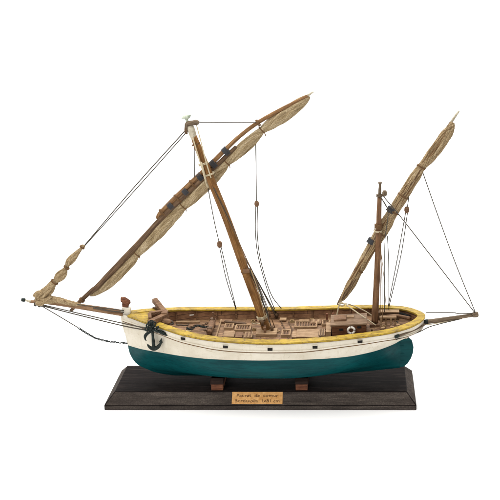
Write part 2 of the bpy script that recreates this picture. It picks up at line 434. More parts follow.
ship = thing('model_ship', (0, YC, 19.8), 'two masted model sailing ship with white and teal hull, yellow rail and furled brown sails', 'model ship')
hull = h.build('hull', [m_cream, m_teal], ship)
for sgn in (-1, 1):                                    # the strake line under the bulwarks
    P = []; P2 = []
    for x in xs[1:-1]:
        w = station(x)[1]; P.append((w[0], YC + sgn*(w[1]+0.25), w[2]+1.1)); P2.append((w[0], YC + sgn*(w[1]+0.12), w[2]-0.2))
    w = MB().tube(P, 0.85, 8).build('wale', m_cream, hull)
    MB().tube(P2, 0.5, 6).build('seam', m_ropeb, hull)
for (u, v) in [(183, 338.6), (225.5, 346.6), (270, 349.2), (315, 347), (360, 341.5)]:
    p = at(u, v, -2); hb = hull_hb(p.x, p.z)
    p = at(u, v, YC-hb); hb = hull_hb(p.x, p.z)
    d = (hull_hb(p.x+3, p.z) - hull_hb(p.x-3, p.z))/6
    for sgn in (-1, 1):
        R = Matrix.Rotation(math.atan(d)*sgn, 3, 'Z')
        f = MB().box((p.x, YC + sgn*(hb - 0.3), p.z), (4.8, 1.6, 3.3), R).build('freeing_port', m_dark, hull, bevel=0.35)
        MB().box((p.x, YC + sgn*(hb + 0.42), p.z + 1.75), (5.2, 0.5, 0.5), R).build('port_lintel', m_cream, hull, bevel=0.1)

# cap rail, breasthook, bulwark, deck
outl = [(x, sheer_hb(x), sheer_z(x)) for x in xs]
def normal(i):
    a = outl[max(i-1, 0)]; c = outl[min(i+1, len(outl)-1)]
    n = Vector((-(c[1]-a[1]), c[0]-a[0], 0)); return n.normalized()
rail = MB(); ring = []
for i, (x, hb, z) in enumerate(outl):
    if x < -134: continue
    n = normal(i)
    if i == len(outl)-1: n = Vector((1, 0, 0))
    w = 8.0
    oo = (x + n.x*1.1, hb + n.y*1.1); ii = (x - n.x*(w-1.1), max(hb - n.y*(w-1.1), 0.15))
    if x < -80: ii = (min(ii[0], x + 3), ii[1])
    wob = 0.25*pnoise(Vector((x*0.15, 0, 0)))
    ring.append([(oo[0], oo[1], z-0.5+wob), (oo[0], oo[1], z+1.1+wob), (ii[0], ii[1], z+1.2+wob), (ii[0], ii[1], z-0.4+wob)])
for sgn in (-1, 1):
    b0 = len(rail.v)
    for r in ring:
        for x, y, z in r: rail.v.append(Vector((x, YC + sgn*y, z)))
    for i in range(len(ring)-1):
        for k in range(4):
            k2 = (k+1) % 4
            rail.quad((b0+4*i+k, b0+4*i+k2, b0+4*i+4+k2, b0+4*i+4+k), 0, None, False)
rail.build('cap_rail', m_yellow, ship)
bh = MB(); P = [(x, max(sheer_hb(x)-3, 0.2), sheer_z(x)) for x in (-134.5, -132, -129, -126, -122, -118, -115, -112.5)]
for sgn in (-1, 1):
    for z in (-0.5, 0.95):
        for x, y, zz in P: bh.v.append(Vector((x, YC+sgn*y, zz+z)))
n = len(P)
for i in range(n-1):
    bh.quad((n+i, n+i+1, 3*n+i+1, 3*n+i), 0, None, False); bh.quad((i, i+1, 2*n+i+1, 2*n+i), 0, None, False)
bh.quad((n-1, 2*n-1, 4*n-1, 3*n-1), 0, None, False)
bh.build('breasthook', m_yellow, ship)
deck_z = tab('-125,77 -110,74.5 -68,69 -30,67 0,66.5 47,67.2 90,71 120,74 160,76')
def camber(x, hb, y): return deck_z(x) + 3.0*(1 - (y/max(hb, 1))**2)*min(1, hb/30)
bw = MB(); dk = MB(); inner = []
for i, (x, hb, z) in enumerate(outl):
    if x < -128: continue
    n = normal(i) if i < len(outl)-1 else Vector((1, 0, 0))
    inner.append((x - n.x*4.2, max(hb - n.y*4.2, 0.2), z))
for sgn in (-1, 1):
    b0 = len(bw.v)
    for x, y, z in inner: bw.v += [Vector((x, YC+sgn*y, z-0.3)), Vector((x, YC+sgn*max(y-0.8, 0.1), deck_z(x)-0.5))]
    for i in range(len(inner)-1): bw.quad((b0+2*i, b0+2*i+1, b0+2*i+3, b0+2*i+2))
bw.build('bulwark', m_bulwark, ship)
ND = 12
for x, y, z in inner:
    for k in range(ND+1):
        yy = -y + 2*y*k/ND; dk.v.append(Vector((x, YC+yy, camber(x, y, yy))))
for i in range(len(inner)-1):
    for k in range(ND):
        a = i*(ND+1)+k; dk.quad((a, a+1, a+ND+2, a+ND+1))
dk.build('deck', m_deck, ship)
pale = at(192, 314.3, YC+29)
MB().box((pale.x, YC + sheer_hb(pale.x) - 4.9, pale.z), (4.6, 0.8, 1.2), Matrix.Rotation(0.4, 3, 'Z')).build('scupper_painted_light', m_white, ship)  # light showing through the scupper slit, painted as a solid white block

# stem, rudder
sp = MB().prism([(-140.9, 92), (-141.2, 82), (-139.2, 68), (-136.5, 70), (-132.2, 84), (-130.6, 95.6), (-138.6, 97.2)], YC-2.4, YC+2.4)
stem = sp.build('stem_post', m_cream, ship, bevel=0.7)
p = at(125.6, 301.6, YC)
cp = MB().tube(catmull([p + Vector((-4.6, 0, 2.2)), p + Vector((-2.2, 0, 2.0)), p + Vector((1.2, 0, -0.2)), p + Vector((4.0, 0, -2.4))], 4), [2.0]+[2.9]*3+[3.5]*4+[3.4]*3+[2.6, 1.9], 8)
cp.box(p + Vector((-0.4, 0, -3.4)), (6.0, 4.2, 4)).build('stem_cap', m_red, stem, bevel=0.4)
rud = MB().prism([(140.4, 60.5), (149.5, 62.5), (153.0, 59), (154.6, 52), (154.2, 46), (152.3, 39.5), (148.8, 33.4), (145.5, 30.4), (140.2, 28.9)], YC-1.9, YC+1.9)
rd = rud.build('rudder', m_teal, ship, bevel=0.8)
for z in (36.5, 45, 54): MB().box((143.4, YC, z), (3.2, 4.6, 1.3)).build('gudgeon', m_teal, rd, bevel=0.3)
rh = MB().tube([(147, YC, 60), (149, YC, 70), (151, YC, 79)], 1.6, 10).build('rudder_stock', m_cream, rd)

# ------------------------------------------------------------------ spars
def px(nodes, Y, n=6):
    """Design points and radii along pixel nodes (u, v, radius[, depth])."""
    P = [tuple(at(q[0], q[1], q[3] if len(q) > 3 else Y)) + (q[2],) for q in nodes]
    c = catmull(P, n)
    return [Vector(p[:3]) for p in c], [max(float(p[3]), 0.1) for p in c]
def spar(name, nodes, Y, mat, parent, n=14):
    P, R = px(nodes, Y); return MB().tube(P, R, n).build(name, mat, parent)
def line(name, nodes, r, mat, parent=None, n=6, Y=YC):
    P, R = px([(q[0], q[1], r, q[2] if len(q) > 2 else Y) for q in nodes], Y, n if len(nodes) > 2 else 2)
    return MB().tube(P, R, 6).build(name, mat, parent or ship)
def ring_tie(name, u, v, Y, du, dv, r, mat, parent, ell=1.0, w=0.7, k=3):
    """A few turns of cord round a spar or a rolled sail whose axis runs along (du, dv)."""
    c = at(u, v, Y); d = (at(u+du, v+dv, Y)-c).normalized(); m = MB()
    yy = Vector((0, 1, 0)); t = d.cross(yy).normalized()
    P = []
    for i in range(k*14+1):
        a = 2*math.pi*i/14
        P.append(c + d*((i/(k*14)-0.5)*w*2*k*0.7) + t*(math.cos(a)*r) + yy*(math.sin(a)*r*ell))
    return m.tube(P, w*0.62, 6).build(name, mat, parent)
def band(name, u, v, Y, du, dv, length, r, mat, parent, ell=1.0):
    c = at(u, v, Y); d = (at(u+du, v+dv, Y)-c).normalized()
    return MB().tube([c-d*length/2, c-d*length/4, c+d*length/4, c+d*length/2], [r*0.97, r, r*1.02, r*0.96], 16, ell=ell).build(name, mat, parent)
def block(name, u, v, Y, r, mat, parent):
    c = at(u, v, Y)
    return MB().tube([c+Vector((0, 0, z))*r for z in (-1.3, -1.0, -0.4, 0.4, 1.0, 1.3)], [r*0.4, r*0.8, r, r, r*0.8, r*0.4], 10, ell=0.75).build(name, mat, parent)

mm = spar('main_mast', [(267, 331.5, 4.4), (260, 310, 4.4), (245, 270, 4.3), (227.5, 221, 4.1), (211, 180, 3.9), (199, 150, 3.5), (193.5, 136, 3.1)], YC, m_mast, ship)
P, R = px([(195.2, 142, 2.6), (193, 135, 3.4), (191, 129, 3.7), (189.8, 125.5, 3.2)], YC, 4)
MB().tube(P, R, 12).build('masthead', m_pale, mm)
P, R = px([(186.6, 128.5, 1.6), (187.2, 124, 2.2), (192, 123, 2.4), (196.5, 122.5, 2.6), (199, 123.4, 1.6)], YC-1.5, 4)
MB().tube(P, R, 10).build('masthead_sheave', m_boom, mm)
P, R = px([(186.2, 134, 1.5), (186.0, 129, 1.7), (186.6, 124, 1.3)], YC-1.5, 4)
MB().tube(P, R, 8).build('masthead_cheek', m_spar, mm)
P, R = px([(188.2, 125, 1.5), (187.2, 121, 1.3), (186.6, 119, 1.6)], YC, 4)
tk = MB().tube(P, R, 10)
P, R = px([(181.6, 118.6, 0.5), (184, 117.4, 1.6), (186.6, 117, 2.4), (189, 116, 1.7), (190.6, 114.6, 0.5)], YC, 3); tk.tube(P, R, 8)
tk.build('truck', m_verd, mm)
ring_tie('mast_lashing', 203.5, 163.5, YC, -12, -30, 4.6, m_ropel, mm, 1.0, 0.8, 2)
ring_tie('mast_lashing', 209.5, 174, YC, -12, -30, 4.8, m_ropel, mm, 1.0, 0.6, 2)
ring_tie('mast_lashing', 196, 144, YC, -12, -30, 3.9, m_ropeb, mm, 1.0, 0.6, 2)
p = at(246.5, 270.5, YC-4); MB().box(p, (6.4, 3, 3.6)).build('cleat', m_fit, mm, bevel=0.4)
ring_tie('mast_lashing', 246, 271, YC, -16, -41, 5.0, m_ropeb, mm, 1.0, 0.6, 2)
ring_tie('mast_lashing', 262.2, 317, YC, -8, -25, 5.2, m_ropel, mm, 1.0, 0.8, 3)
c = at(266.6, 332, YC-2)
ms = MB().box((c.x+0.5, 32.5, camber(c.x, 40, 6)+1.0), (21, 15, 3.6)).build('mast_step', m_fitl, mm, bevel=0.5)

YY = 47.0                                                # the main yard hangs on the far side of the mast
my = spar('main_yard', [(70.8, 310.8, 1.7), (80, 301.5, 2.1), (92, 290.5, 2.4), (97, 287, 2.7), (108, 275.6, 3.0), (122, 261, 3.1), (136, 246.2, 3.0), (147, 234.2, 2.8), (170, 209.2, 2.7), (200, 181, 2.5), (220, 162, 2.2), (236, 146.6, 1.6)], YY, m_spar, ship)
us = spar('upper_spar', [(156.8, 218.4, 1.4), (160, 213.5, 2.2), (170, 203, 2.4), (185, 188.5, 2.4), (200, 174.5, 2.4), (213, 162, 2.3), (226, 149, 2.2), (240, 136, 2.0), (258, 122.5, 2.0), (280, 110, 1.9), (303, 98.2, 1.5), (308, 95.2, 1.2)], YY, m_spar2, my)
spar('spar_tip', [(307, 95.8, 1.25), (310.5, 93.7, 1.1), (313.6, 91.7, 0.7)], YY, m_pale, my)
for u, v in [(170.8, 205.6), (185.6, 191.4), (200.6, 177), (213.8, 164.2), (226.2, 151.4)]:
    band('lashing', u, v, YY, 14, -13.6, 5.2, 4.3, m_black, my, 0.66)
    ring_tie('lashing_cord', u, v, YY, 14, -13.6, 4.4, m_strap, my, 0.68, 0.62, 6)
for u, v in [(163, 213), (178, 198.5), (193, 184), (207, 171)]:
    ring_tie('cord_lashing', u, v, YY, 14, -13.6, 5.0, m_ropeb, my, 0.6, 0.5, 3)
ring_tie('cord_lashing', 82, 300, YY, 10, -10, 2.9, m_ropeb, my, 1, 0.6, 3)
ring_tie('cord_lashing', 258, 123, YY, 14, -9, 3.4, m_ropeb, my, 1, 0.6, 3)

def sail(name, nodes, Y, mat, ell=0.8, fold=0.2, seed=0.0, pleat=0.0, n=44, step=7):
    P, R = px([(u, v, w/2) for u, v, w in nodes], Y, step)
    return MB().tube(P, R, n, ell=ell, fold=fold, seed=seed, pleat=pleat).build(name, mat, ship)
msl = sail('main_sail', [(90, 295.6, 2.6), (96, 292.6, 6.4), (108.6, 284, 9.4), (121, 271.8, 10.8), (130.8, 261.4, 10.4), (136.6, 253.8, 8.8), (143, 246.8, 11), (154.2, 235.4, 13), (167, 222.4, 13.2), (177, 211.6, 11.4), (182.8, 205.8, 9.4),
            (190, 199.8, 11.2), (199.8, 190.6, 12.6), (210.8, 179.8, 12.4), (220.4, 169.4, 11), (226.6, 162.2, 8.4), (233, 156.6, 10), (242.8, 148.2, 11.6), (251.8, 140.2, 11.2), (258.8, 133.2, 8.8), (262, 130.2, 7.4),
            (270, 124.6, 10.8), (282, 116.4, 12.8), (294, 108, 12), (303.4, 100.8, 9.2), (309, 96, 4.6)], 48.4, m_sail, 0.6, 0.09, 1.3, 0.14)
for a, bq, o_, r in [((95, 293), (134, 255.6), 1.6, 1.7), ((139, 251.4), (180, 208.6), 2.0, 2.2), ((141, 249), (166, 224), -1.6, 1.6), ((186, 203), (224, 165), 1.4, 2.0), ((230, 159.6), (259, 133), 1.8, 1.7), ((266, 127.6), (303, 101.6), 2.2, 2.0), ((270, 124), (292, 109), -1.8, 1.5)]:
    N = []                                          # loose laps of cloth rolled along the bundle
    for q in range(7):
        t = q/6; e = math.sin(math.pi*(0.06+0.88*t)); w_ = 0.5*pnoise(Vector((a[0]+q*.7, a[1], 3)))
        N.append((a[0]+(bq[0]-a[0])*t + (o_*e+w_)*.7, a[1]+(bq[1]-a[1])*t + (o_*e+w_)*.7, 0.5 + r*e, 48.4 - 2.3*e - 0.6))
    P, Rr = px(N, 48, 6); MB().tube(P, Rr, 20, ell=0.7, fold=0.22, seed=a[0], pleat=0.15).build('sail_lap', m_sail, msl)
for u, v, r in [(136.6, 253.8, 4.4), (182.8, 205.8, 4.7), (226.6, 162.2, 4.2), (262, 130.2, 3.8)]:
    ring_tie('sail_tie', u, v, 48.4, 14, -14, r+0.2, m_ropeb, msl, 0.6, 0.45, 2)
    e = at(u+3.4, v+5.6, 44); a = at(u+2.2, v+2.4, 43.6)
    MB().tube([a, a.lerp(e, .5)+Vector((.4, 0, 0)), e], 0.5, 6).build('tie_end', m_ropeb, msl)

zm = spar('mizzen_mast', [(374.8, 322, 3.5), (375.6, 305, 3.4), (377, 275, 3.2), (378.3, 245, 3.0), (379, 215, 2.6), (379.6, 196, 2.2)], YC, m_mizzen, ship)
ring_tie('mast_cap', 379.6, 195.4, YC, 0, -10, 2.9, m_boom, zm, 1, 0.9, 2)
spar('pole_head', [(379.6, 196, 1.7), (379.8, 190, 1.5), (380, 184.5, 1.2), (380, 183.4, 1.9), (380, 182.2, 1.9)], YC, m_boom, zm)
block('masthead_block', 384.6, 193.4, YC-2, 2.4, m_boom, zm)
ring_tie('mast_lashing', 378.4, 226, YC, 0, -10, 3.6, m_ropeb, zm, 1.1, 0.8, 4)
ring_tie('mast_lashing', 378, 231, YC, 0, -10, 3.7, m_ropel, zm, 1.1, 0.6, 2)
zy = spar('mizzen_yard', [(337.6, 304.6, 1.1), (341.5, 297.5, 1.7), (349.5, 282, 2.0), (357, 268, 2.1), (367, 250, 2.2), (377, 231, 2.2), (390, 210.5, 2.2), (401, 193, 2.1), (417, 171.5, 2.1), (431, 152.5, 1.9), (448, 127, 1.6), (452, 121, 1.4)], YY+2, m_spar, ship)
spar('spar_tip', [(451, 122.4, 1.5), (455, 116.5, 1.3), (459, 111, 1.0)], YY+2, m_pale, zy)
zs = sail('mizzen_sail', [(339.4, 302, 1.6), (343.2, 298, 5.5), (347, 291.5, 8.5), (353, 281, 9.6), (358.6, 271, 8.4), (361, 266.5, 9.6), (366, 257, 10.4), (371.4, 247.4, 11), (378.3, 236, 12.6), (385.4, 225, 12.8), (393, 212.4, 11), (400, 201, 11.2), (406.5, 190.4, 11),
            (415, 176.6, 10.6), (421.4, 167, 8), (429, 158.4, 10.6), (437, 148.6, 12), (445, 137, 11.6), (450.6, 128, 8.4), (452.4, 122.5, 4)], 43.5, m_sail2, 0.6, 0.12, 4.4, 0.3)
for u, v, r in [(359, 270.4, 4.4), (393.4, 211.8, 5.7), (421.3, 167, 4.5), (380, 233, 6.6), (403, 196, 5.6)]:
    ring_tie('sail_tie', u, v, 43.5, 10, -16, r, m_ropeb, zs, 0.62, 0.7, 2)
rng = random.Random(8)
for a, bq, w0 in [((341.5, 299.5), (359, 270.6), 4.5), ((347, 290.5), (371, 248), 4.8), ((359, 270.2), (393.2, 212), 5.4), ((371.4, 247.4), (393, 212.4), 5.6), ((385, 225.4), (421, 167.4), 5.0), ((393, 212), (421.4, 167), 5.2), ((421.4, 167), (451.4, 126.6), 4.9)]:
    for k in range(7):
        w = rng.uniform(-0.7, 0.9); N = []
        for q in range(5):
            t = q/4; ww = (w + rng.uniform(-.2, .2))*w0*math.sin(math.pi*(0.14+0.72*t))
            N.append((a[0]+(bq[0]-a[0])*t + ww*.84, a[1]+(bq[1]-a[1])*t + ww*.54, 43.5 - 0.62*math.sqrt(max(w0**2*math.sin(math.pi*(0.14+0.72*t))**2 - ww*ww, 0.3)) - 0.1))
        line('furling_cord', N, rng.uniform(0.3, 0.55), rng.choice([m_jute, m_jute, m_ropeb, m_spar]), zs, 4)
for u, v in [(371.6, 241.4), (391.2, 209.8)]:
    band('lashing', u, v, 43.5, 10, -16, 5.2, 4.2, m_black, zy, 0.85)
    ring_tie('lashing_cord', u, v, 43.5, 10, -16, 4.3, m_strap, zy, 0.85, 0.6, 6)

bs = spar('bowsprit', [(123.4, 313.2, 3.4, 38), (110, 311, 3.4), (90, 308, 3.1), (70, 305, 2.8), (50, 302.4, 2.4), (37, 302, 2.0), (30, 301.4, 1.5)], YC, m_bow, ship)
spar('tip_fitting', [(31, 301.6, 1.9), (28, 300.8, 1.2), (25, 300.3, 1.2)], YC, m_pale, bs)
spar('tip_cap', [(25.4, 300.3, 1.5), (24, 300, 2.0), (21.6, 299.8, 1.8)], YC, m_iron, bs)
for u, v in [(36, 303.6), (40, 304.6)]: ring_tie('bowsprit_lashing', u, v, YC, -10, -2, 2.6, m_rope, bs, 1, 0.8, 2)
jb = sail('jib_sail', [(36.5, 301, 5), (40, 297.4, 8.6), (45, 293.2, 10.5), (49.6, 288.8, 10), (53, 284, 7.6), (55.6, 281.4, 6.0), (59.8, 277, 9.6), (63.4, 272.6, 8.6), (66.4, 267.4, 4.4), (69.2, 262, 7.2), (72.6, 258, 7.4), (77, 253, 5.4), (81, 248.6, 3.2), (82.8, 246.4, 4.2), (83.6, 245, 3)], YC-1, m_sail3, 0.8, 0.22, 2.2, 0.3)
P, R = px([(38, 300, 3.0), (46, 299.4, 4.0), (56, 300, 3.2), (64, 301.6, 2.8), (74, 304, 2.4), (84, 306, 1.2)], YC-1, 6)
MB().tube(P, R, 24, fold=0.3, seed=7).build('jib_foot', m_sail3, jb)
P, R = px([(34.6, 296.6, 2.0), (37.4, 293.6, 2.6), (40.4, 292.4, 2.4), (42, 294.5, 2.2)], YC-3, 5); MB().tube(P, R, 16, fold=0.3, seed=11).build('jib_bunch', m_sail3, jb)
P, R = px([(36, 302, 2.4), (40.5, 303, 2.6), (46, 300.4, 2.2), (51, 296, 1.8)], YC-4, 5); MB().tube(P, R, 16, fold=0.3, seed=15).build('jib_bunch', m_sail3, jb)
for u, v, r in [(54.6, 282, 3.8), (66.6, 267.4, 3.0), (82.2, 247.2, 2.4)]: ring_tie('sail_tie', u, v, YC-1, 10, -12, r, m_ropeb, jb, 0.9, 0.7, 2)
for u, v in [(53, 281.6), (68.8, 268.6), (65.4, 301)]: MB().tube([at(u, v, YC-4), at(u-1.6, v-.4, YC-5)], 0.6, 6).build('tie_end', m_ropeb, jb)

sb = spar('stern_boom', [(420, 322.6, 2.4), (436, 320.6, 2.4), (455, 317.8, 2.2), (473, 315, 1.9)], YC, m_boom, ship)
spar('end_cap', [(472.5, 315.2, 2.5), (474, 314.8, 2.9), (477, 314.4, 2.9), (478.4, 314.2, 2.2)], YC, m_boom, sb)
spar('boom_iron', [(424, 322.2, 2.6), (426, 321.9, 2.7), (428, 321.6, 2.6)], YC, m_iron, sb)
spar('quarter_rod', [(395, 337, 1.5, 8), (405, 333.4, 1.3, 13), (416, 329, 1.2, 23), (425, 324.4, 1.0, 33)], YC, m_boom, sb)
spar('rod_grip', [(394.6, 337.2, 1.6, 7.5), (397, 336.3, 1.7, 8), (399, 335.6, 1.5, 9)], YC, m_iron, sb)

# ------------------------------------------------------------------ standing and running rigging
line('forestay', [(186.2, 129.5), (135, 186.2), (84, 246)], 0.62, m_rope, None, 3)
line('forestay', [(187.6, 131), (137, 188), (84.6, 246)], 0.55, m_rope, None, 3)
line('jib_stay', [(83.4, 246.2, 38), (68, 264, 40), (52.4, 280.6, 42), (37.5, 295.4, 42), (34, 301, 38)], 0.5, m_rope, None, 3)
line('peak_line', [(198.5, 122.2, 37), (225, 122.5, 42), (258.6, 122.6, 45)], 0.5, m_rope)
line('halyard', [(196.4, 124.5, 36), (201, 142, 33), (206.4, 163, 33), (211, 178, 34)], 0.6, m_ropel)
line('halyard', [(192.8, 138, 33), (197, 152, 33), (200.6, 164, 33), (206.5, 184, 38)], 0.65, m_ropel)
line('halyard', [(201, 162, 33), (203.6, 172, 33), (207.8, 187, 42)], 1.1, m_ropel)
line('brail', [(194.3, 147, 40), (194.5, 178, 46)], 0.5, m_rope)
v1 = line('tack_tackle', [(207.8, 187, 46), (214, 220, 50), (219.4, 243.4, 55)], 0.5, m_rope)
block('pulley_block', 219.6, 244.4, 55, 2.7, m_fit, v1)
line('tack_tackle', [(219.2, 245, 55), (226, 278, 64), (235.4, 308, 74), (236, 316, 77)], 0.5, m_rope)
line('tack_tackle', [(220.6, 245, 55), (228, 276, 64), (236, 308, 74), (236.6, 316, 77)], 0.5, m_rope)
v2 = line('vang', [(255.6, 138.5, 48), (256.2, 175, 50), (256.6, 203, 54.8)], 0.5, m_rope)
block('pulley_block', 256.7, 203.8, 55, 2.4, m_fit, v2)
line('vang', [(255.8, 204.4, 55), (255.6, 235, 60), (259, 260, 66), (268, 292, 72), (276.5, 313.5, 77)], 0.52, m_rope)
line('vang', [(257.6, 204.4, 55), (257.4, 235, 60), (261, 262, 66), (271, 294, 72), (283, 310.4, 79)], 0.52, m_rope)
line('backstay', [(209, 182, 36), (232, 234, 48), (255, 276, 60), (277, 316, 77)], 0.6, m_rope)
line('shroud', [(212, 186, 34), (220, 203, 33), (248, 262, 34), (267, 312, 38)], 0.4, m_ropeb)
line('shroud', [(248.5, 268, 34), (257, 288, 42), (268.5, 318, 54)], 0.5, m_rope)
line('shroud', [(249.5, 268.5, 34), (259.5, 291, 36), (272.6, 331, 36)], 0.55, m_rope)
line('shroud', [(250.5, 269, 34), (262, 293, 42), (275, 328, 46)], 0.45, m_ropeb)
line('mizzen_stay', [(383.4, 196.4, 35), (400, 216, 33), (430, 254.6, 34), (475, 313, 37)], 0.55, m_rope)
line('mizzen_sheet', [(421.6, 169, 44), (437, 213, 42), (455, 262, 40), (475.4, 312.6, 38)], 0.55, m_rope)
v3 = line('mizzen_vang', [(409.4, 190, 43), (408.4, 200, 43), (407, 209, 44)], 0.52, m_rope)
block('pulley_block', 406.8, 209.8, 44, 2.6, m_fit, v3)
line('mizzen_vang', [(406, 210.6, 44), (398, 255, 56), (388.4, 305, 70), (387.6, 309, 72)], 0.52, m_rope)
line('mizzen_vang', [(407.8, 210.6, 44), (401, 255, 56), (389.4, 305, 70), (388.4, 309, 72)], 0.52, m_rope)
line('mizzen_halyard', [(381, 197, 34), (388, 212, 34), (385, 240, 33), (384.6, 275, 34), (384.4, 312, 36)], 0.5, m_rope)
line('mizzen_halyard', [(387.4, 236, 40), (388.6, 262, 44), (388.8, 306, 54), (389, 314, 56)], 0.5, m_rope)
line('mizzen_halyard', [(380, 262, 33), (380.4, 285, 32), (380.2, 316, 33)], 0.5, m_ropeb)
line('mizzen_halyard', [(381.4, 198, 35), (386, 206, 35), (390.6, 212, 38)], 0.5, m_rope)
line('tack_rope', [(340, 302, 44), (338.4, 308, 44), (336, 320, 44)], 0.8, m_ropel)
line('tack_rope', [(340, 302, 44), (345, 304, 38), (360, 314.5, 30), (376, 325.4, 26)], 0.6, m_ropel)
line('tack_rope', [(340, 303.5, 44), (350, 304.5, 50), (364, 310.6, 54), (374, 317, 56)], 0.6, m_ropel)
line('tack_rope', [(338, 303.4, 44), (342, 305.8, 43), (345.4, 304, 42)], 0.8, m_ropel)
line('bobstay', [(36.5, 304.4, 37), (80, 315.4, 34), (124, 326, 29), (148.6, 330.6, 19)], 0.62, m_rope)
line('bobstay', [(37.5, 303.6, 36), (80, 313.6, 31), (126, 324, 24), (149, 328.6, 18)], 0.6, m_rope)
line('bowsprit_lift', [(62, 302, 36), (96, 307, 35), (124, 310.6, 34)], 0.5, m_rope)
line('bowsprit_lift', [(93, 308, 34), (108, 310.6, 34), (124, 312.4, 34)], 0.6, m_rope)
line('chain_pendant', [(40, 305, 37), (58, 315.6, 37), (78, 327.6, 37)], 0.5, m_rope)
line('boom_lift', [(426, 312.6, 38), (452, 312.6, 38), (459, 313.6, 38), (474, 313.2, 37)], 0.5, m_rope)
line('boom_guy', [(396, 339.6, 6), (418, 332.4, 24), (432, 326, 32), (462, 318.6, 37)], 0.52, m_rope)
line('boom_guy', [(424, 324.8, 34), (434, 323.8, 36), (462, 318.2, 37)], 0.5, m_ropel)

def chain(name, nodes, Y, size, mat, parent, r=0.45):
    P, _ = px([(q[0], q[1], 1, q[2] if len(q) > 2 else Y) for q in nodes], Y, 24)
    m = MB(); acc = 0; k = 0
    for i in range(1, len(P)):
        acc += (P[i]-P[i-1]).length
        if acc >= size*1.25:
            acc = 0; k += 1; T = (P[i]-P[i-1]).normalized(); N = Vector((0, 1, 0)) if k % 2 else T.cross(Vector((0, 1, 0))).normalized()
            N = (N - T*N.dot(T)).normalized(); B = T.cross(N)
            ring = [P[i] + T*(math.cos(a)*size*0.95) + B*(math.sin(a)*size*0.55) for a in [2*math.pi*j/12 for j in range(13)]]
            m.tube(ring, r, 6)
    return m.build(name, mat, parent)
chain('bobstay_chain', [(78, 327.6), (87, 333.4), (97, 338.6), (110, 341.6), (129, 343.4)], 37, 1.35, m_iron, ship)

# ------------------------------------------------------------------ anchor at the bow
YA = 13.5
an = spar('anchor', [(151.6, 321.6, 1.2), (152.2, 327, 1.9), (152.4, 331, 1.5), (152.8, 336, 1.25), (153.3, 341, 1.6), (153.8, 347, 1.8)], YA, m_iron, ship)
spar('anchor_arm', [(147.4, 344.4, .7), (149.6, 347.0, 1.5), (153.6, 348.8, 2.1), (157.8, 347.0, 1.9), (160.6, 343.4, 1.2), (161.4, 339.4, .7)], YA-0.6, m_iron, an)
p = at(160.9, 340.6, YA-0.8); MB().prism([(p.x-2.2, p.z-1.6), (p.x+1.6, p.z-2.4), (p.x+0.7, p.z+2.8)], p.y-0.8, p.y+0.8).build('fluke', m_iron, an, bevel=0.3)
spar('anchor_hook', [(151.4, 331.6, 1.0), (147.8, 333.2, 1.5), (145.4, 335.8, 1.6), (145.2, 339.2, .8), (146.4, 340.6, .5)], YA-0.8, m_iron, an)
spar('anchor_stock', [(146.4, 327, 1.0), (152, 329.4, 1.3), (158, 331.6, .9), (162, 333.4, 1.3), (167.4, 335.6, 0.7)], YA-1.4, m_iron, an)
c = at(151.4, 320.8, YA); MB().torus(c + Vector((0, 0, -1.2)), 1.8, 0.6, 18, 8).build('anchor_ring', m_iron, an)
for u, v, r in [(147.4, 325.6, 2.3), (150, 327.8, 2.6), (146.2, 329, 1.9), (153.6, 326.4, 1.9), (156.6, 331.2, 1.8), (160.5, 331, 1.4), (149, 323.4, 2.2), (154.6, 323.6, 2.0), (157.6, 327.6, 1.6), (151, 331.4, 1.9), (148.4, 331, 1.6), (164, 333.6, 1.5)]:
    p = at(u, v, YA-1.5); MB().torus(p, r*0.8, 0.7, 14, 7, Matrix.Rotation(random.uniform(-1, 1), 3, 'X') @ Matrix.Rotation(random.uniform(-1, 1), 3, 'Z')).build('anchor_lashing', m_iron, an)
chain('anchor_chain', [(150, 327, 12), (157, 330, 13), (162, 331.6, 13), (168, 334.4, 12.6)], 13, 1.5, m_iron, an)

# catheads and bitt on the foredeck
def beam(name, a, b, w, d, mat, parent, bev=0.5):
    a = Vector(a); b = Vector(b); T = (b-a); L = T.length; T.normalize()
    U = Vector((0, 0, 1)) - T*T.z
    if U.length < 0.05: U = Vector((1, 0, 0)) - T*T.x
    U.normalize(); Vv = U.cross(T)
    M = Matrix((T, Vv, U)).transposed()
    return MB().box((a+b)/2, (L, w, d), M).build(name, mat, parent, bevel=bev)
beam('cathead', at(166, 314.5, 38), at(154.5, 300, 60), 5.4, 5.0, m_fit, ship)
beam('cathead', at(166, 315.5, 36), at(149.4, 323, 15), 5.4, 5.0, m_fit, ship)
beam('cathead_knee', at(160, 309, 48), at(153.6, 308.4, 56), 3.0, 3.4, m_spar, ship)
beam('cathead_brace', at(150, 318.5, 22), at(149.6, 313.6, 32), 3.4, 3.2, m_fit, ship)
beam('cathead_brace', at(149.6, 313.6, 32), at(164, 311.4, 40), 3.6, 3.4, m_fit, ship)
c = at(165, 320, 36); MB().box((c.x, 37, c.z-1), (6, 7, 20)).build('bitt', m_fit, ship, bevel=0.6)
spar('windlass_log', [(158, 322.6, 2.6, 30), (164, 321.6, 3.2, 29), (169.6, 322.2, 2.8, 28), (170.4, 322.4, 1.2, 28)], 30, m_fit, ship)
P, R = px([(168, 320, .9, 30), (172, 321.4, .9, 29), (173, 324, .8, 28), (170, 323.6, .8, 26)], 30, 6); MB().tube(P, R, 8).build('rope_coil', m_rope, ship)

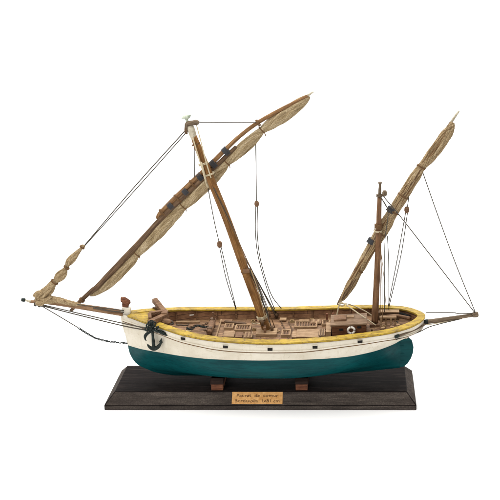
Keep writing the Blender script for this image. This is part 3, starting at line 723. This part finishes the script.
# windlass with its chain on the fore deck
c = at(210.5, 328, 30); wz = camber(c.x, 37, -8)
wl = MB().tube([(c.x, 18, wz+6), (c.x, 20, wz+6), (c.x, 35, wz+6), (c.x, 50, wz+6), (c.x, 52, wz+6)], [2.0, 3.0, 3.4, 3.0, 2.0], 10).build('windlass', m_fit, ship)
for y in (24, 46): MB().box((c.x, y, wz+4.5), (4.6, 4.6, 10)).build('windlass_bitt', m_spar, wl, bevel=0.5)
beam('handspike', (c.x-1, 22, wz+6), (c.x-4, 14, wz+11), 1.4, 1.4, m_spar, wl, 0.2)
beam('handspike', (c.x+2, 46, wz+6), (c.x+1, 44, wz+17), 1.4, 1.4, m_fit, wl, 0.2)
chain('cable', [(208.5, 322.5, 38), (202, 325.5, 36), (196, 325.4, 36), (190, 327.6, 34), (186.5, 330, 32)], 35, 1.5, m_spar, wl, 0.55)
chain('cable', [(209.5, 326.5, 28), (203, 327, 28), (197, 325.6, 30), (191, 329.5, 28), (187, 328, 32)], 30, 1.5, m_iron, wl, 0.45)
p = at(188.4, 331, 27); MB().torus(p, 2.4, 0.8, 16, 8, Matrix.Rotation(1.3, 3, 'X')).build('rope_coil', m_ropel, ship)
p = at(218, 325, 38)
MB().box((p.x, YC, camber(p.x, 38, 0)+0.3), (1.6, 50, 2.0)).build('deck_beam', m_fitl, ship, bevel=0.3)

# ------------------------------------------------------------------ deck fittings
def dz(x, y): return camber(x, sheer_hb(x)-4, y-YC)
def crate(u, v, Y, sx, sy, hgt, mat, name='hatch', lidmat=None, grid=0):
    hgt *= 0.5
    p = at(u, v, Y); z = dz(p.x, Y)
    o = MB().box((p.x, Y, z+hgt/2-0.3), (sx, sy, hgt+0.6)).build(name, mat, ship, bevel=0.3)
    if lidmat: MB().box((p.x, Y, z+hgt+0.55), (sx+1, sy+1, 1.0)).build('lid', lidmat, o, bevel=0.25)
    for k in range(grid):
        x = p.x - sx/2 + sx*(k+0.5)/grid
        MB().box((x, Y, z+hgt+(1.35 if lidmat else 0.35)), (sx/grid*0.45, sy*0.85, 0.6)).build('slat', m_fit if lidmat is m_fitl else m_fitl, o, bevel=0.1)
    return o
crate(229, 329.6, 25, 10, 12, 4, m_fit, 'deck_chest', m_fitl)
crate(239, 330, 24, 6, 11, 4, m_fitl, 'deck_chest', m_fit)
crate(248.5, 331, 24, 7, 12, 4.5, m_fit, 'deck_chest', m_fitl, 2)
crate(308, 329.6, 27, 22, 17, 3.0, m_fit, 'hatch', m_fitl)
crate(322, 327, 28, 7, 18, 3.6, m_spar, 'ladder', None, 3)
crate(295, 331, 26, 5, 13, 2.4, m_fit, 'ladder', m_fitl)
crate(316, 319.6, 56, 10, 9, 2.6, m_spar, 'small_hatch', m_fit, 2)
crate(304, 320, 60, 9, 6, 2.0, m_fit, 'small_hatch', m_fitl)
crate(283, 317.5, 66, 6, 6, 3.0, m_fit, 'deck_chest', m_fitl)
crate(226, 321.5, 60, 12, 7, 2.6, m_fitl, 'deck_chest', m_fit)
p = at(224, 319, 56); q = at(246, 323, 52)
beam('spare_spar', (p.x, 58, dz(p.x, 58)+1.6), (q.x, 52, dz(q.x, 52)+1.6), 3.2, 2.4, m_spar, ship)
p = at(200, 321, 55); q = at(176, 320, 52)
beam('spare_spar', (p.x, 55, dz(p.x, 55)+1.2), (q.x, 50, dz(q.x, 50)+1.2), 2.4, 2.0, m_fitl, ship)
for (a, bq) in [((281, 320), (289.5, 336)), ((288.5, 319), (296, 333))]:
    p = at(a[0], a[1], 60); q = at(bq[0], bq[1], 14)
    P = [(p.x + (q.x-p.x)*t, 62-48*t, dz(p.x + (q.x-p.x)*t, 62-48*t)+0.4) for t in (0, .25, .5, .75, 1)]
    MB().tube(P, 0.7, 6).build('deck_batten', m_spar, ship)
for u, v, Y in [(236.2, 314.5, 75), (276.5, 315, 76), (269, 314, 60), (262.4, 322, 30), (272, 328, 34), (387.5, 309.5, 71)]:
    p = at(u, v, Y); MB().tube([p+Vector((0, 0, -3.5)), p+Vector((0, 0, 0)), p+Vector((0, 0, 2.2))], [1.6, 1.6, 1.0], 8).tube([p+Vector((-2.2, 0, .6)), p+Vector((2.2, 0, .6))], .7, 6).build('belaying_pin', m_spar, ship)
P = []
c = at(268.5, 320, 44)
beam('fife_rail', (c.x-3, 28, c.z-2), (c.x-1, 50, c.z-1), 2.2, 2.2, m_fit, ship)
for y in (29, 48): MB().box((c.x-2.4, y, c.z-5.5), (2.4, 2.4, 9)).build('fife_post', m_fit, ship, bevel=0.2)

# cabin with lifebuoy
pa = at(332, 327, 16); pb = at(366.5, 324.5, 16); cx0, cx1 = pa.x, pb.x
zt = 0.5*(pa.z+pb.z)+0.6; z0 = dz(cx0, 16)-1.0
cb = MB()
Mtilt = Matrix.Rotation(-0.055, 3, 'Y'); cc = Vector(((cx0+cx1)/2, 27.5, (z0+zt)/2))
cb.box(cc, (cx1-cx0, 23, zt-z0), Mtilt)
cab = cb.build('cabin', m_cab, ship, bevel=0.4)
def cab_pt(x, y, z): return cc + Mtilt @ (Vector((x, y, z)) - cc)
MB().box(cab_pt(cc.x, 27.5, zt+0.7), (cx1-cx0+2.4, 25.6, 1.6), Mtilt).build('roof', m_roof, cab, bevel=0.4)
MB().box(cab_pt(cx0+8.5, 29, zt+2.4), (12.5, 11, 2.0), Mtilt).build('sliding_hatch', m_fit, cab, bevel=0.4)
MB().box(cab_pt(cx0+18.5, 32.5, zt+2.0), (7.5, 5, 1.2), Mtilt).build('roof_batten', m_fitl, cab, bevel=0.3)
for u, v in [(341.2, 329.6), (359.2, 327.2)]:
    p = at(u, v, 16); MB().box((p.x, 15.8, p.z), (4.0, 0.9, 2.0), Mtilt).build('window', m_dark, cab, bevel=0.2)
p = at(351.2, 330.4, 14.6)
MB().torus((p.x, 14.8, p.z), 3.25, 1.15, 32, 10, None, lambda t: 1 if (t*4 + 0.08) % 1 < 0.14 else 0).build('lifebuoy', [m_white, m_ropeb], cab)
MB().box((cx0-3.6, 27.5, z0+4.5), (5.2, 24, 9)).build('companionway', m_fitl, cab, bevel=0.4)
for y in (19, 27.5, 36): MB().box((cx0-6.5, y, z0+4.5), (0.9, 1.4, 8.6)).build('companionway_batten', m_fit, cab, bevel=0.15)
for u, v in [(327, 315), (333, 314.6)]:
    p = at(u, v, 58); MB().box((p.x, 58, dz(p.x, 58)+4.5), (2.0, 2.0, 10)).build('stanchion', m_red, ship, bevel=0.3)

# fittings abaft the mizzen mast
p = at(374.6, 322, YC); MB().box((p.x, YC, dz(p.x, YC)+1.0), (10, 11, 2.6)).build('mizzen_step', m_fit, ship, bevel=0.4)
bx = at(388, 317, 36).x
bn = MB().box((bx, 36, dz(bx, 36)+8.6), (17, 4.4, 1.6)).build('steering_bench', m_fitl, ship, bevel=0.3)
for dx, y in ((-7, 34.6), (-2, 37), (3, 34.6), (7.4, 37)): MB().box((bx+dx, y, dz(bx, 36)+4), (1.7, 1.7, 9)).build('bench_leg', m_fitl, bn, bevel=0.2)
MB().box((bx-1, 52, dz(bx, 52)+4), (26, 6, 8.4)).build('locker', m_spar, ship, bevel=0.4)
MB().box((bx+2, 52, dz(bx, 52)+8.7), (20, 6.8, 1.1)).build('locker_lid', m_fitl, ship, bevel=0.3)
tl = spar('tiller', [(386, 316, 1.1, 38), (397, 315.6, 1.4, 40), (410, 318.4, 1.8, 38)], YC, m_fit, ship)
P = []
for k in range(9):
    x = 133 + k*2.6; hb = sheer_hb(x); P.append((x-3, YC+hb-7.6, dz(x, YC)+3.4))
MB().tube(P, 1.5, 8).build('hose', m_dark, ship)
for u, v, Y in [(392, 326, 22), (398, 323.6, 26), (383, 327.4, 20)]:
    p = at(u, v, Y); MB().tube([(p.x, Y, dz(p.x, Y)-0.4), (p.x, Y, dz(p.x, Y)+4.2), (p.x, Y, dz(p.x, Y)+5.6)], [1.5, 1.3, 1.9], 8).build('belaying_pin', m_fitl, ship)

# loose cordage, blocks and coils lying on the deck
rng = random.Random(21)
def on_deck(u, v, Y, up=0.6):
    p = at(u, v, Y); return Vector((p.x, Y, dz(p.x, Y) + up))
for u, Y, L_ in [(176, 44, 14), (252, 58, 14), (276, 30, 9), (394, 44, 9), (380, 28, 8), (262, 64, 10)]:
    c0 = on_deck(u, 326, Y); P = [c0]
    a = rng.uniform(-0.6, 0.6)
    for k in range(7):
        a += rng.uniform(-0.9, 0.9); q = P[-1] + Vector((math.cos(a), math.sin(a), 0))*L_/7
        q.z = dz(q.x, q.y) + 0.55; P.append(q)
    MB().tube(catmull(P, 4), 0.5, 6).build('loose_rope', rng.choice([m_ropeb, m_rope, m_jute, m_ropel]), ship)
for u, v, Y, r in [(253, 318, 62, 2.2), (292, 320, 62, 2.4), (254, 328, 40, 1.8), (384, 322, 30, 1.8), (312, 316, 66, 1.7)]:
    c0 = on_deck(u, v, Y, 0.3); m = MB()
    for k in range(3): m.torus(c0 + Vector((0, 0, 0.75*k)), r*(1-0.12*k), 0.55, 16, 7, Matrix.Rotation(math.pi/2, 3, 'X'))
    m.build('rope_coil', rng.choice([m_ropeb, m_jute]), ship)
for u, v, Y in [(256, 319, 66), (273, 324, 40), (326, 318, 60), (204, 330, 22), (372, 326, 24)]:
    c0 = on_deck(u, v, Y, 1.0)
    MB().box(c0, (rng.uniform(1.4, 2.6), rng.uniform(1.4, 2.4), rng.uniform(1.2, 2.0)), Matrix.Rotation(rng.uniform(-.7, .7), 3, 'Z')).build('deck_block', rng.choice([m_fit, m_fitl, m_spar, m_red]), ship, bevel=0.3)
for x in range(-90, 150, 20):                       # timber heads along the inside of the far and near bulwarks
    for sgn in (1, -1):
        hb = sheer_hb(x) - 4.9
        if hb > 8 and not (sgn < 0 and 60 < x < 112):
            a_ = math.atan((sheer_hb(x+2)-sheer_hb(x-2))/4)*sgn
            MB().box((x, YC+sgn*hb, (sheer_z(x)+deck_z(x))/2-0.6), (1.6, 1.5, sheer_z(x)-deck_z(x)-0.6), Matrix.Rotation(a_, 3, 'Z')).build('timber_head', m_fit, ship, bevel=0.2)
P = []                                              # the dark joint under the cap rail, both sides
for sgn in (-1, 1):
    P = [(x + normal(i).x*0.5, YC + sgn*(hb + normal(i).y*0.5), z-0.75) for i, (x, hb, z) in enumerate(outl) if -133 < x < 164.5]
    MB().tube(P, 0.4, 6).build('rail_seam', m_ropeb, ship)
line('shroud', [(214, 188, 34), (232, 226, 34), (263, 298, 36), (268.4, 318, 40)], 0.46, m_rope)
line('shroud', [(251, 270, 34), (258, 290, 33), (266, 321, 33)], 0.5, m_jute)
line('shroud', [(248, 262, 36), (262, 290, 50), (276, 317, 74)], 0.46, m_rope)
line('mizzen_shroud', [(378, 232, 36), (383, 268, 44), (386.5, 314, 58)], 0.4, m_jute)
line('mizzen_shroud', [(379.6, 232, 34), (381.6, 270, 30), (382.4, 322, 28)], 0.45, m_ropeb)
def coaming(u, v, Y, sx, sy, n, name='grating'):
    """A framed hatch: four coaming timbers, a dark well and a row of bars."""
    p = at(u, v, Y); z = dz(p.x, Y)
    o = MB().box((p.x, Y, z+0.5), (sx-1, sy-1, 0.9)).build(name, m_spar, ship)
    for dx, dy, a, b_ in ((0, sy/2, sx+1.4, 1.4), (0, -sy/2, sx+1.4, 1.4), (sx/2, 0, 1.4, sy-1.5), (-sx/2, 0, 1.4, sy-1.5)):
        MB().box((p.x+dx, Y+dy, z+1.2), (a, b_, 2.6)).build('coaming', m_fitl, o, bevel=0.25)
    for k in range(n):
        MB().box((p.x - sx/2 + sx*(k+0.5)/n, Y, z+1.3), (sx/n*0.5, sy-1.6, 0.8)).build('bar', m_fit, o, bevel=0.12)
coaming(243, 324, 42, 15, 12, 6)
coaming(229, 322, 46, 8, 10, 3)
coaming(306, 322, 50, 22, 13, 8)
coaming(286, 328, 30, 8, 12, 3)
coaming(326, 321, 52, 7, 10, 3)
